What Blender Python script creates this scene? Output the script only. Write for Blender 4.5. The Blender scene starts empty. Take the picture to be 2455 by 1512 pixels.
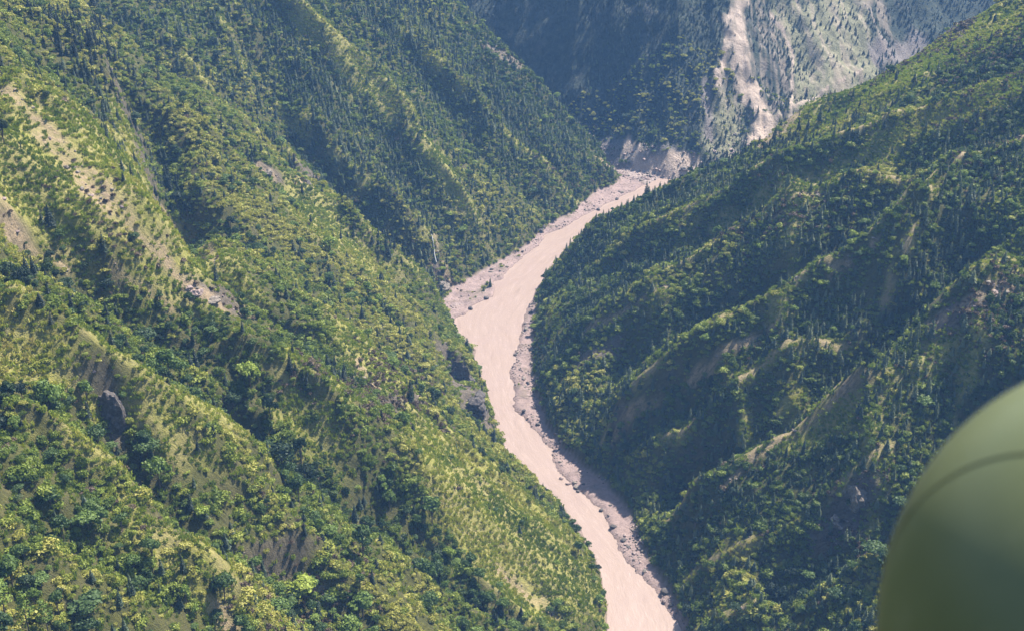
import bpy, bmesh, math, random
import numpy as np
from mathutils import Vector

random.seed(7)
HAZE = 0.000072
RNG = np.random.default_rng(11)
SC = bpy.context.scene
COL = SC.collection

# ------------------------------------------------------------------ camera
H_CAM, PITCH, HFOV = 600.0, math.radians(28.0), math.radians(45.0)
cam_d = bpy.data.cameras.new('camera')
cam = bpy.data.objects.new('camera', cam_d)
COL.objects.link(cam)
cam.location = (0, 0, H_CAM)
cam.rotation_euler = (math.pi / 2 - PITCH, 0, 0)
cam_d.sensor_fit = 'HORIZONTAL'
cam_d.angle = HFOV
cam_d.clip_start, cam_d.clip_end = 0.1, 9000
cam_d.dof.use_dof = True
cam_d.dof.focus_distance = 1100
cam_d.dof.aperture_fstop = 1.9
SC.camera = cam

# ------------------------------------------------------------------ sky and sun
SUN_EL, SUN_AZ = math.radians(54.5), math.radians(45)      # azimuth from +Y towards +X
w = bpy.data.worlds.new('World'); SC.world = w; w.use_nodes = True
nt = w.node_tree
bg = nt.nodes['Background']
sky = nt.nodes.new('ShaderNodeTexSky'); sky.sky_type = 'NISHITA'; sky.sun_disc = False
sky.sun_elevation = SUN_EL; sky.sun_rotation = SUN_AZ
nt.links.new(sky.outputs[0], bg.inputs[0]); bg.inputs[1].default_value = 0.095
sd = bpy.data.lights.new('sun', 'SUN'); sd.energy = 5.0; sd.angle = math.radians(0.6); sd.color = (1, .93, .82)
sun = bpy.data.objects.new('sun', sd); COL.objects.link(sun)
SUN_DIR = Vector((math.cos(SUN_EL) * math.sin(SUN_AZ), math.cos(SUN_EL) * math.cos(SUN_AZ), math.sin(SUN_EL)))
sun.rotation_euler = SUN_DIR.to_track_quat('Z', 'Y').to_euler()
SC.view_settings.view_transform = 'Standard'
SC.view_settings.look = 'None'
SC.view_settings.gamma = 1
SC.view_settings.exposure = 1.52

# ------------------------------------------------------------------ helpers
def tag(o, label=None, cat=None, group=None, kind=None):
    if label: o['label'] = label
    if cat: o['category'] = cat
    if group: o['group'] = group
    if kind: o['kind'] = kind
    return o

def add(name, me, parent=None):
    o = bpy.data.objects.new(name, me); COL.objects.link(o)
    if parent: o.parent = parent
    return o

def mesh_np(name, V, F, mats=(), smooth=False):
    me = bpy.data.meshes.new(name)
    V = np.asarray(V, np.float32); F = np.asarray(F, np.int32)
    me.vertices.add(len(V)); me.vertices.foreach_set('co', V.ravel())
    k = F.shape[1]
    me.loops.add(F.size); me.loops.foreach_set('vertex_index', F.ravel())
    me.polygons.add(len(F)); me.polygons.foreach_set('loop_start', np.arange(len(F), dtype=np.int32) * k)
    me.polygons.foreach_set('use_smooth', np.full(len(F), smooth))
    me.update(calc_edges=True)
    for m in mats: me.materials.append(m)
    return me

def ray(px, py):
    """a line of sight through a point of the 2454 x 1512 view"""
    u = (np.asarray(px, float) - 1227) / 1227 * math.tan(HFOV / 2)
    v = (756 - np.asarray(py, float)) / 1227 * math.tan(HFOV / 2)
    return u, math.cos(PITCH) + v * math.sin(PITCH), -math.sin(PITCH) + v * math.cos(PITCH)

def at_z(px, py, z=0.0):
    dx, dy, dz = ray(px, py); t = (z - H_CAM) / dz
    return dx * t, dy * t

def project(x, y, z):
    f = y * math.cos(PITCH) - (z - H_CAM) * math.sin(PITCH)
    v = y * math.sin(PITCH) + (z - H_CAM) * math.cos(PITCH)
    k = 1227 / math.tan(HFOV / 2)
    return 1227 + k * x / f, 756 - k * v / f, f

# value noise on a hashed lattice
def _hash(i, j, s):
    n = (i * 374761393 + j * 668265263 + s * 1442695041) & 0x7fffffff
    n = ((n ^ (n >> 13)) * 1274126177) & 0x7fffffff
    n = (n ^ (n >> 16)) & 0xffff
    return n / 65535.0
def vnoise(x, y, s=0):
    xi = np.floor(x).astype(np.int64); yi = np.floor(y).astype(np.int64)
    fx = x - xi; fy = y - yi
    fx = fx * fx * fx * (fx * (fx * 6 - 15) + 10); fy = fy * fy * fy * (fy * (fy * 6 - 15) + 10)
    a = _hash(xi, yi, s); b = _hash(xi + 1, yi, s); c = _hash(xi, yi + 1, s); d = _hash(xi + 1, yi + 1, s)
    return (a + (b - a) * fx) * (1 - fy) + (c + (d - c) * fx) * fy
def fbm(x, y, s=0, o=4):
    r = 0; a = .5; n = 0
    for k in range(o):
        r = r + a * vnoise(x, y, s + k * 17); n += a
        x, y = x * 1.63 + y * 1.2 + 3.1, y * 1.63 - x * 1.2 + 7.7; a *= .5
    return r / n * 2 - 1
def ridged(x, y, s=0, o=3):
    r = 0; a = .5; n = 0
    for k in range(o):
        r = r + a * (1 - np.abs(vnoise(x, y, s + k * 13) * 2 - 1) * 1.6); n += a
        x, y = x * 2.1 + 1.7, y * 1.9 + 9.2; a *= .5
    return r / n
def smax(a, b, k):
    h = np.clip(.5 + .5 * (a - b) / k, 0, 1)
    return b + (a - b) * h + k * h * (1 - h)
def smin(a, b, k):
    return -smax(-a, -b, k)
def sstep(a, b, x):
    t = np.clip((x - a) / (b - a), 0, 1); return t * t * (3 - 2 * t)
def seg_dist(X, Y, P):
    """distance to a polyline, and the running parameter 0..1 along it"""
    P = np.asarray(P, float); L = np.hypot(*np.diff(P, axis=0).T); cum = np.concatenate([[0], np.cumsum(L)])
    best = np.full(X.shape, 1e9); par = np.zeros(X.shape)
    for i in range(len(P) - 1):
        a, b = P[i], P[i + 1]; d = b - a; l2 = d @ d + 1e-9
        t = np.clip(((X - a[0]) * d[0] + (Y - a[1]) * d[1]) / l2, 0, 1)
        q = np.hypot(X - a[0] - t * d[0], Y - a[1] - t * d[1])
        m = q < best
        best = np.where(m, q, best); par = np.where(m, (cum[i] + t * L[i]) / cum[-1], par)
    return best, par
def in_poly(X, Y, P):
    r = np.zeros(X.shape, bool); n = len(P)
    for i in range(n):
        x0, y0 = P[i]; x1, y1 = P[(i + 1) % n]
        c = ((y0 > Y) != (y1 > Y)) & (X < (x1 - x0) * (Y - y0) / ((y1 - y0) or 1e-9) + x0)
        r ^= c
    return r
# ------------------------------------------------------------------ the lie of the land
LB_PX = [(1052, 700), (1105, 775), (1140, 850), (1163, 930), (1180, 1010), (1220, 1095), (1265, 1165), (1335, 1200), (1385, 1250),
         (1425, 1340), (1452, 1410), (1462, 1512)]
RB_PX = [(1285, 690), (1262, 740), (1246, 800), (1264, 890), (1286, 960), (1300, 1010), (1352, 1085), (1424, 1150), (1478, 1230),
         (1530, 1310), (1572, 1385), (1606, 1440), (1632, 1512)]
lb = np.array([at_z(*p) for p in LB_PX]); rb = np.array([at_z(*p) for p in RB_PX])
def bank_x(b, y):
    o = np.argsort(b[:, 1])
    return np.interp(y, b[o, 1], b[o, 0])
FOOT_A = np.array(at_z(1078, 716)); FOOT_B = np.array(at_z(1490, 438))       # toe of the upper left hillside
fd = FOOT_B - FOOT_A; fd /= np.hypot(*fd); FN = np.array([-fd[1], fd[0]])    # uphill direction of that hillside

def prof(d, s0, s1, D):
    """steep toe of slope s0 that eases to s1 after about D metres"""
    return s1 * d + (s0 - s1) * D * (1 - np.exp(-np.maximum(d, 0) / D)) + np.minimum(d, 0) * (s0 - s1)

def layers(X, Y):
    wob = fbm(X / 160, Y / 160, 5, 3) * 14
    rag = fbm(X / 22, Y / 22, 25, 3) * 4
    # near left hillside
    dl = bank_x(lb, Y) - X + rag
    near = prof(dl + np.minimum(np.maximum(dl, 0) * .1, 1) * wob, 1.35, .92, 42)
    crest_y = 1108 - .10 * (X + 45)
    near = smin(near, prof(dl, 1.35, .92, 42) - (Y - crest_y) * 1.15 + 8, 26)
    # upper left hillside
    du = (X - FOOT_A[0]) * FN[0] + (Y - FOOT_A[1]) * FN[1]
    al = (X - FOOT_A[0]) * fd[0] + (Y - FOOT_A[1]) * fd[1]
    du = du + fbm(X / 34, Y / 34, 15, 3) * 9
    up = prof(du + np.minimum(np.maximum(du, 0) * .1, 1) * wob * .6, 1.0, .80, 30)
    lim = np.hypot(*(FOOT_B - FOOT_A))
    up = smin(up, prof(du, 1.0, .80, 30) - (al - lim + .02 * du) * 1.2 + 6, 22)
    # right hillside
    dr = X - bank_x(rb, Y) + rag
    rgt = prof(dr + np.minimum(np.maximum(dr, 0) * .1, 1) * wob * .8, 1.2, .55, 70)
    back = prof(X - 12, 1.2, .55, 70) - (Y - 1182 - .16 * np.maximum(X - 250, 0)) * .95
    rgt = smin(rgt, back + 4, 20)
    # far mountain: a spur that comes forward at x about 300
    xs = [-2600, -300, 20, 130, 190, 235, 275, 330, 420, 520, 700, 2600]
    ys = [2100, 1900, 1660, 1560, 1515, 1500, 1510, 1530, 1590, 1640, 1800, 2300]
    yf = np.interp(X + fbm(X / 90, Y / 140, 31, 3) * 26, xs, ys)
    df = (Y - yf) * .8
    far = prof(df + fbm(X / 120, Y / 120, 41, 3) * 12, .9, 1.25 - .25 * sstep(220, 420, X), 50)
    return tuple(smin(q, 650 + 40 * fbm(X / 300, Y / 300, 71, 2), 90) for q in (near, up, rgt, far))

# crests (+) and gullies (-), drawn where they run down the slopes: (points, height, half width)
FEATS = [
  # right hillside spurs, from the river upwards
  ([(1300, 640), (1450, 560), (1640, 440), (1850, 310), (2080, 180), (2300, 90), (2454, 20)], 11.2, 22),
  ([(1420, 640), (1640, 540), (1850, 440), (2100, 330), (2454, 190)], 14.4, 16),
  ([(1360, 690), (1600, 600), (1850, 490), (2150, 380), (2454, 290)], -14.4, 22),
  ([(1300, 860), (1420, 790), (1560, 700), (1750, 590), (1950, 480), (2200, 400), (2454, 340)], 12.8, 18),
  ([(1420, 880), (1600, 790), (1800, 680), (2000, 590), (2150, 450), (2300, 380)], -32, 26),
  ([(1440, 1060), (1560, 960), (1700, 870), (1850, 785), (2000, 690), (2130, 600), (2250, 480)], 32, 22),
  ([(1510, 1080), (1640, 1000), (1800, 940), (1950, 800), (2040, 700)], -11.2, 18),
  ([(1480, 1130), (1620, 1060), (1760, 960), (1900, 860), (2050, 800)], 11.2, 16),
  ([(1560, 1180), (1700, 1110), (1880, 1010), (2080, 860), (2220, 720), (2330, 600), (2454, 520)], -41.6, 32),
  ([(1600, 1250), (1740, 1160), (1880, 1060), (2040, 950), (2210, 800), (2330, 720), (2454, 620)], 38.4, 24),
  ([(1640, 1400), (1780, 1330), (1900, 1250), (2050, 1150), (2150, 1060)], 8, 18),
  ([(1800, 1440), (1960, 1330), (2080, 1270), (2240, 1120), (2360, 960), (2454, 860)], -38.4, 36),
  ([(1660, 1512), (1850, 1470), (2000, 1420), (2150, 1360)], 22.4, 26),
  ([(2250, 470), (2190, 600), (2120, 720)], 20, 22), ([(1850, 790), (1880, 880), (1910, 970)], 15, 17), ([(1700, 880), (1760, 960), (1800, 1040)], 13, 16),
  ([(2040, 960), (2090, 1080), (2100, 1180)], 18, 22), ([(2300, 740), (2330, 850), (2320, 940)], 15, 20), ([(1560, 700), (1600, 780), (1600, 860)], 12, 18), ([(1850, 440), (1900, 540), (1880, 640)], 12, 18),
  ([(1280, 700), (1330, 760), (1310, 850)], 9.6, 20),
  # near left hillside
  ([(1100, 775), (980, 690), (860, 590), (790, 505), (700, 420), (600, 340), (490, 240), (400, 120), (300, 20)], 20.9, 22),
  ([(300, 150), (360, 280), (400, 400), (430, 520), (520, 620), (640, 720), (760, 830)], -52, 22),
  ([(180, 60), (270, 230), (340, 380), (420, 540), (520, 660)], 18.9, 18),
  ([(0, 215), (130, 300), (220, 420), (330, 550), (450, 660)], 20.9, 24),
  ([(0, 470), (90, 570), (200, 640), (360, 700), (520, 760)], -23.1, 24),
  ([(0, 640), (200, 790), (400, 880), (620, 960)], -14.6, 24),
  ([(0, 740), (200, 860), (380, 1000), (560, 1080), (700, 1180)], 18.9, 28),
  ([(540, 830), (680, 900), (820, 1000), (960, 1120), (1100, 1260)], 14.6, 26),
  ([(500, 900), (640, 1010), (800, 1130), (940, 1270)], -23.1, 24),
  ([(230, 930), (280, 1050), (340, 1150), (420, 1260), (520, 1380)], -18.9, 16),
  ([(0, 1010), (150, 1080), (300, 1210), (420, 1340), (600, 1500)], 18.9, 22),
  ([(660, 1290), (740, 1400), (800, 1512)], -23.1, 26),
  ([(860, 1130), (1000, 1290), (1150, 1420), (1250, 1512)], -10.5, 24),
  ([(1080, 840), (1090, 920), (1120, 980), (1175, 1010)], -14.6, 16),
  # upper left hillside
  ([(560, 60), (640, 170), (700, 290), (790, 390), (870, 500), (960, 590), (1060, 680)], -33.5, 26),
  ([(660, 0), (780, 120), (900, 210), (980, 320), (1040, 420), (1100, 500), (1180, 600)], 27.3, 22),
  ([(860, 0), (960, 100), (1050, 210), (1140, 330), (1240, 440), (1330, 520)], -18.9, 20),
  ([(930, 60), (1100, 220), (1180, 300), (1270, 390), (1380, 480)], 14.6, 18),
  ([(1130, 200), (1230, 310), (1320, 400), (1400, 460)], -14.6, 14),
  ([(470, 0), (580, 130), (700, 250), (800, 350), (900, 450), (1020, 570)], 12.6, 16),
]
def hills0(X, Y):
    a, b, c, d = layers(X, Y)
    return np.maximum(np.maximum(a, b), np.maximum(c, d))

def march(px, py, hf, t0=250, t1=3200, n=900):
    """where a line of sight first meets the ground (many at once)"""
    px = np.atleast_1d(np.asarray(px, float)); py = np.atleast_1d(np.asarray(py, float))
    dx, dy, dz = ray(px, py)
    t = np.linspace(t0, t1, n)[:, None]
    X, Y, Z = dx * t, dy * t, H_CAM + dz * t
    hit = hf(X, Y) > Z
    i = np.argmax(hit, 0); i[~hit.any(0)] = n - 1
    j = np.arange(len(px))
    lo = t[np.maximum(i - 1, 0), 0]; hi = t[i, 0]
    for _ in range(12):
        m = (lo + hi) / 2
        u = hf(dx * m, dy * m) > H_CAM + dz * m
        hi = np.where(u, m, hi); lo = np.where(u, lo, m)
    return np.stack([dx * hi, dy * hi, H_CAM + dz * hi], -1)

FEAT_XY = []
for pts, amp, wd in FEATS:
    q = march([p[0] for p in pts], [p[1] for p in pts], hills0)
    FEAT_XY.append((q[:, :2], amp, wd))

FLAT_PX = [   # mud flats and gravel bars: outline in view, height above the water
  ([(1075, 775), (1112, 752), (1150, 722), (1180, 712), (1186, 680), (1240, 628), (1286, 590), (1306, 564), (1372, 532), (1430, 502), (1492, 470), (1548, 444),
    (1600, 420), (1500, 405), (1440, 425), (1340, 475), (1260, 505), (1190, 560), (1150, 620), (1110, 650), (1040, 690)], 1.5),
  ([(1272, 730), (1243, 830), (1228, 890), (1236, 950), (1234, 985), (1290, 1030), (1320, 1075), (1340, 1135), (1380, 1175), (1420, 1200), (1462, 1262), (1492, 1330),
    (1552, 1390), (1586, 1440), (1640, 1505), (1650, 1400), (1570, 1270), (1450, 1110), (1345, 980), (1310, 880), (1300, 780)], 1.3),
]
FLATS = [(np.array([at_z(*p) for p in P]), z) for P, z in FLAT_PX]

def terrain(X, Y, full=False):
    a, b, c, d = layers(X, Y)
    reg = np.argmax(np.stack([a, b, c, d]), 0)
    h = smax(smax(a, b, 9), smax(c, d, 9), 5)
    up = np.clip(h / 40, 0, 1)
    f = np.zeros_like(h)
    for P, amp, wd in FEAT_XY:
        x0, y0 = P.min(0) - 4 * wd; x1, y1 = P.max(0) + 4 * wd
        m = (X > x0) & (X < x1) & (Y > y0) & (Y < y1)
        if not m.any(): continue
        q, par = seg_dist(X[m], Y[m], P)
        wv = wd * (.75 + .5 * vnoise(X[m] / 40, Y[m] / 40, 77))
        f[m] += amp * (np.exp(-(q / wv) ** 2) if amp < 0 else np.exp(-(q / wv) ** 1.25) * 1.15) * (1 - .75 * sstep(.86, 1, par)) * sstep(0, .12, par + .03)
    # small runnels down the fall line of each hillside
    u = np.where(reg == 0, Y + .12 * X, np.where(reg == 1, (X * fd[0] + Y * fd[1]), np.where(reg == 2, Y - .05 * X, X * .8 + Y * .4 * np.tanh((X - 250) / 120))))
    v = np.where(reg == 0, X, np.where(reg == 1, X * FN[0] + Y * FN[1], np.where(reg == 2, X, Y)))
    wu = u + fbm(X / 70, Y / 70, 9, 2) * 16
    rn = ridged(wu / 34, v / 150, 51, 3)
    amp = np.where(reg == 0, 11.0, np.where(reg == 1, 8.5, np.where(reg == 2, 6.5, 5.0)))
    sc = np.where(reg == 3, .55, 1.0)
    rn2 = ridged(wu * sc / 60, v * sc / 210, 91, 2)
    rel = (rn - .35) * amp * .7 + (rn2 - .4) * amp * 1.25
    rough = fbm(X / 26, Y / 26, 21, 4) * 3.2 + np.where(reg == 2, fbm(X / 75, Y / 75, 22, 3) * 10, fbm(X / 60, Y / 60, 23, 3) * 6) + fbm(X / 7, Y / 7, 61, 2) * .8
    rel = rel + np.where(reg == 3, (ridged((wu + fbm(X / 24, Y / 24, 57, 3) * 14) / 17, v / 46, 55, 2) - .4) * (.8 + 5 * (1 - sstep(30, 90, h))) + fbm(X / 45, Y / 45, 58, 4) * 16, 0)
    h2 = h + up * (f + rel + rough) + np.clip(h / 6, 0, 1) * (1 - up) * rough * .6
    flat = np.zeros_like(h)
    for P, z in FLATS:
        m = in_poly(X, Y, P)
        q, _ = seg_dist(X, Y, np.vstack([P, P[:1]]))
        s = np.where(m, q, -q) + fbm(X / 14, Y / 14, 33, 3) * 4.5
        top = z * 1.5 * sstep(-1.2, 1.8, s) * (.45 + 1.3 * ridged(X / 30, Y / 22, 3, 3)) + fbm(X / 6, Y / 6, 13, 3) * .8 - 1.2 * (1 - sstep(-3, 2, s))
        flat = np.where(s > -4, np.maximum(flat, sstep(-4, 0, s)), flat)
        h2 = np.where(s > -4, np.maximum(h2, top), h2)
    h2 = np.maximum(h2, -3.0)
    if full: return h2, reg, flat
    return h2

def axis(segs):
    r = []
    for a, b, s in segs: r.append(np.arange(a, b, s))
    return np.concatenate(r + [[segs[-1][1]]])
XS = axis([(-2400, -900, 60), (-900, -640, 10), (-640, 620, 2.6), (620, 960, 8), (960, 2400, 60)])
YS = axis([(-700, 240, 40), (240, 420, 4), (420, 1780, 2.7), (1780, 2300, 5), (2300, 3000, 35)])
GX, GY = np.meshgrid(XS, YS)
GZ, GREG, GFLAT = terrain(GX, GY, True)
GU = np.where(GREG == 0, GY + .12 * GX, np.where(GREG == 1, (GX * fd[0] + GY * fd[1]), np.where(GREG == 2, GY - .05 * GX, GX * .8 + GY * .4 * np.tanh((GX - 250) / 120))))
GV = np.where(GREG == 0, GX, np.where(GREG == 1, GX * FN[0] + GY * FN[1], np.where(GREG == 2, GX, GY)))
def ground(x, y):
    """height of the ground, read from the grid the meshes use"""
    x = np.asarray(x, float); y = np.asarray(y, float)
    i = np.clip(np.searchsorted(XS, x) - 1, 0, len(XS) - 2); j = np.clip(np.searchsorted(YS, y) - 1, 0, len(YS) - 2)
    fx = np.clip((x - XS[i]) / (XS[i + 1] - XS[i]), 0, 1); fy = np.clip((y - YS[j]) / (YS[j + 1] - YS[j]), 0, 1)
    return (GZ[j, i] * (1 - fx) + GZ[j, i + 1] * fx) * (1 - fy) + (GZ[j + 1, i] * (1 - fx) + GZ[j + 1, i + 1] * fx) * fy
def on_ground(pts):
    return march([p[0] for p in pts], [p[1] for p in pts], ground)
# ------------------------------------------------------------------ what covers the ground: masks with shapes of their own
def wpath(px): return on_ground(px)[:, :2]
def stripe(X, Y, px, wd, soft=.5, wob=.6, seed=1):
    P = wpath(px); pad = wd * 4
    x0, y0 = P.min(0) - pad; x1, y1 = P.max(0) + pad
    m = (X > x0) & (X < x1) & (Y > y0) & (Y < y1)
    r = np.zeros(X.shape)
    if m.any():
        q, t = seg_dist(X[m], Y[m], P)
        q = q + fbm(X[m] / wd * .5, Y[m] / wd * .5, seed, 3) * wd * wob
        r[m] = 1 - sstep(wd * (1 - soft), wd * (1 + soft * .4), q)
    return r
def patch(X, Y, px, soft=8.0, seed=1):
    P = wpath(px); pad = soft * 3
    x0, y0 = P.min(0) - pad; x1, y1 = P.max(0) + pad
    m = (X > x0) & (X < x1) & (Y > y0) & (Y < y1)
    r = np.zeros(X.shape)
    if m.any():
        s, _ = seg_dist(X[m], Y[m], np.vstack([P, P[:1]])); s = np.where(in_poly(X[m], Y[m], P), s, -s)
        r[m] = sstep(-soft, soft, s + fbm(X[m] / 14, Y[m] / 14, seed, 3) * soft * 1.6)
    return r
SOIL = [([(-30, 195), (60, 262), (120, 330), (190, 410), (260, 490), (350, 582), (410, 640)], 8), ([(120, 345), (170, 395), (215, 440), (260, 490)], 12),
        ([(-20, 500), (30, 545), (75, 595)], 11), ([(395, 510), (450, 580), (520, 650)], 4), ([(270, 640), (420, 740)], 2.5), ([(130, 620), (160, 650)], 4),
        ([(450, 685), (480, 705), (520, 735)], 8), ([(700, 425), (735, 440), (770, 462)], 6), ([(600, 395), (650, 415)], 5),
        ([(1190, 1365), (1230, 1400), (1290, 1450)], 7), ([(1300, 1440), (1330, 1490)], 5), ([(740, 1400), (790, 1430)], 4), ([(510, 1450), (560, 1500)], 4),
        ([(860, 870), (900, 930)], 5), ([(1040, 560), (1050, 610), (1075, 665), (1110, 715)], 3.5),
        ([(1780, 1115), (1880, 1050), (1990, 965), (2080, 895)], 5), ([(1640, 920), (1710, 872), (1790, 820), (1860, 775)], 4.5), ([(1740, 1165), (1790, 1110)], 4.5),
        ([(1470, 1050), (1580, 960)], 4), ([(2290, 385), (2380, 350), (2454, 335)], 4), ([(2210, 780), (2300, 740), (2390, 705)], 3), ([(2380, 700), (2420, 690)], 7),
        ([(1990, 650), (2090, 590)], 4), ([(1400, 800), (1500, 745), (1600, 690)], 3.6), ([(1860, 520), (1960, 470)], 4),
        ([(1775, -30), (1768, 60), (1775, 140), (1790, 180)], 19), ([(1785, 170), (1805, 230), (1840, 285), (1880, 320)], 27), ([(1800, 210), (1830, 300), (1850, 340)], 20), ([(1770, 20), (1740, 120), (1720, 200)], 7), ([(1850, 40), (1900, 130), (1960, 240)], 4), 
        
         ([(1440, 385), (1520, 410)], 8),
        ([(1500, 350), (1530, 400), (1560, 430)], 11), ([(1600, 380), (1660, 400)], 16), ([(1560, 410), (1640, 420)], 16)]
ROCK = [([(1075, 850), (1105, 900), (1130, 960), (1165, 1000)], 15), ([(2010, 1230), (2050, 1190), (2070, 1165)], 9), ([(1960, 1290), (2030, 1260)], 9), ([(470, 690), (540, 720)], 10),
        ([(620, 400), (660, 420)], 8), ([(1440, 350), (1520, 400), (1640, 410)], 18), ([(1180, 120), (1240, 150)], 16), ([(2100, 140), (2200, 100), (2300, 85)], 14),
        ([(2330, 730), (2260, 770)], 9), ([(1380, 880), (1480, 830)], 8), ([(1040, 640), (1080, 690), (1120, 730)], 9), ([(900, 960), (1000, 950)], 7), ([(260, 960), (275, 1040)], 6),
        ([(710, 400), (770, 440)], 7), ([(1690, 200), (1700, 330)], 8)]
GRASS = [[(-40, 170), (120, 240), (280, 260), (350, 420), (420, 540), (620, 720), (520, 740), (380, 690), (250, 620), (60, 560), (-40, 480)],
         [(-40, 750), (120, 790), (300, 900), (420, 980), (500, 1080), (380, 1060), (200, 960), (-40, 900)],
         [(680, -20), (760, 30), (900, 170), (980, 270), (960, 320), (860, 220), (720, 70)], [(980, 290), (1060, 360), (1130, 480), (1160, 560), (1090, 520), (1020, 400)],
         [(640, 420), (760, 450), (830, 560), (960, 640), (860, 640), (720, 560)], [(310, 1180), (390, 1290), (470, 1400), (620, 1512), (540, 1512), (400, 1400), (310, 1280)],
         [(680, 900), (760, 950), (800, 1080), (720, 1100), (670, 1000)], [(760, 740), (900, 830), (1010, 1000), (920, 960), (800, 860)],
         [(960, 1010), (1130, 1060), (1230, 1150), (1350, 1260), (1430, 1400), (1455, 1512), (1250, 1512), (1120, 1350), (1010, 1180)],
         [(1640, 560), (1800, 480), (2050, 370), (2250, 250), (2440, 170), (2440, 230), (2200, 330), (1900, 480), (1700, 570)],
         [(1850, 310), (2100, 180), (2454, 40), (2454, 100), (2150, 230), (1900, 350)], [(1690, 260), (1780, 250), (1850, 330), (1740, 370), (1690, 380)],
         [(1850, 20), (2060, -20), (2110, 180), (1990, 260), (1900, 140)], [(1860, 1060), (2050, 930), (2250, 800), (2300, 830), (2150, 960), (1950, 1080)],
         [(2330, 660), (2454, 560), (2454, 640), (2300, 740)]]
SOILM = np.zeros(GX.shape); ROCKM = np.zeros(GX.shape); GRASSM = np.zeros(GX.shape)
for k, (P, wd) in enumerate(SOIL): SOILM = np.maximum(SOILM, stripe(GX, GY, P, wd * .72, .6, 1.0, 100 + k))
for k, (P, wd) in enumerate(ROCK): ROCKM = np.maximum(ROCKM, stripe(GX, GY, P, wd, .6, .6, 200 + k))
for k, P in enumerate(GRASS): GRASSM = np.maximum(GRASSM, patch(GX, GY, P, 9, 300 + k))
# streaks of bare ground down the sunny side of the far mountain
_st = sstep(.46, .62, vnoise((GU + fbm(GX / 30, GY / 30, 8, 3) * 16) / 10, GV / 60, 451) * .75 + vnoise(GX / 5, GY / 9, 452) * .25)
SOILM = np.maximum(SOILM, patch(GX, GY, [(1830, -60), (2120, -60), (2130, 170), (1990, 250), (1880, 300), (1800, 330), (1720, 240), (1740, 60)], 12, 350) * _st * .38)
SOILM = np.where(GREG == 3, SOILM * (.6 + .6 * sstep(.25, .5, vnoise(GX / 7, GY / 12, 453))), SOILM * (.5 + .7 * sstep(.25, .55, vnoise(GX / 6, GY / 6, 454))))
SOILM = np.clip(SOILM, 0, 1)
for _i, (_P, _a, _w) in enumerate(FEAT_XY):              # crests: pale soil lines, plus brighter grass that paints in their sunlit tops
    if _a <= 5: continue
    _q, _t = seg_dist(GX, GY, _P); _n = vnoise(GX / 15, GY / 15, 460 + _i)
    if _i < 14:
        SOILM = np.maximum(SOILM, (1 - sstep(.9, 2.4, _q + (vnoise(GX / 5, GY / 5, 470) - .5) * 2)) * sstep(.45, .58, _n) * .95)
        GRASSM = np.maximum(GRASSM, (1 - sstep(2, 7, _q)) * sstep(.4, .6, _n) * .8)
    else:
        GRASSM = np.maximum(GRASSM, (1 - sstep(4, 13, _q)) * sstep(.42, .62, _n) * .9)
gy, gx = np.gradient(GZ, YS, XS)
STEEP = np.hypot(gx, gy)
ROCKM = np.clip(np.maximum(ROCKM, np.where(GREG == 3, .3, .7) * sstep(2.3, 3.4, STEEP)), 0, 1)
def read(A, x, y):
    i = np.clip(np.searchsorted(XS, x) - 1, 0, len(XS) - 1); j = np.clip(np.searchsorted(YS, y) - 1, 0, len(YS) - 1)
    return A[j, i]

# ------------------------------------------------------------------ materials
class NT:
    def __init__(s, name):
        s.m = bpy.data.materials.new(name); s.m.use_nodes = True; s.t = s.m.node_tree
        s.b = s.t.nodes['Principled BSDF']; s.b.inputs['Specular IOR Level'].default_value = .2; s.b.inputs['Roughness'].default_value = .85
    def n(s, t, **k):
        q = s.t.nodes.new('ShaderNode' + t)
        for a, b in k.items(): setattr(q, a, b)
        return q
    def l(s, a, b): s.t.links.new(a, b)
    def attr(s, name, typ='GEOMETRY'):
        q = s.n('Attribute', attribute_type=typ, attribute_name=name); return q.outputs['Fac']
    def noise(s, scale, det=4, rough=.6, vec=None, dist=0):
        q = s.n('TexNoise'); q.inputs['Scale'].default_value = scale; q.inputs['Detail'].default_value = det
        q.inputs['Roughness'].default_value = rough; q.inputs['Distortion'].default_value = dist
        if vec is None: vec = s.n('NewGeometry').outputs['Position']
        s.l(vec, q.inputs['Vector']); return q.outputs['Fac']
    def ramp(s, fac, stops, interp='LINEAR'):
        q = s.n('ValToRGB'); cr = q.color_ramp; cr.interpolation = interp
        while len(cr.elements) < len(stops): cr.elements.new(.5)
        for e, (p, c) in zip(cr.elements, stops): e.position = p; e.color = (*c, 1) if len(c) == 3 else c
        s.l(fac, q.inputs[0]); return q.outputs[0]
    def mix(s, f, a, b, mode='MIX'):
        q = s.n('Mix', data_type='RGBA', blend_type=mode)
        for sock, v in ((q.inputs[0], f), (q.inputs[6], a), (q.inputs[7], b)):
            if hasattr(v, 'links'): s.l(v, sock)
            elif isinstance(v, (int, float)): sock.default_value = v
            else: sock.default_value = (*v, 1)
        return q.outputs[2]
    def math(s, op, a, b=0.0, clamp=False):
        q = s.n('Math', operation=op, use_clamp=clamp)
        for sock, v in zip(q.inputs, (a, b)):
            if hasattr(v, 'links'): s.l(v, sock)
            else: sock.default_value = v
        return q.outputs[0]
    def bump(s, h, strength=.5, dist=1.0):
        q = s.n('Bump'); q.inputs['Strength'].default_value = strength; q.inputs['Distance'].default_value = dist
        s.l(h, q.inputs['Height']); s.l(q.outputs[0], s.b.inputs['Normal'])
    def base(s, c):
        if hasattr(c, 'links'): s.l(c, s.b.inputs['Base Color'])
        else: s.b.inputs['Base Color'].default_value = (*c, 1)

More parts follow.
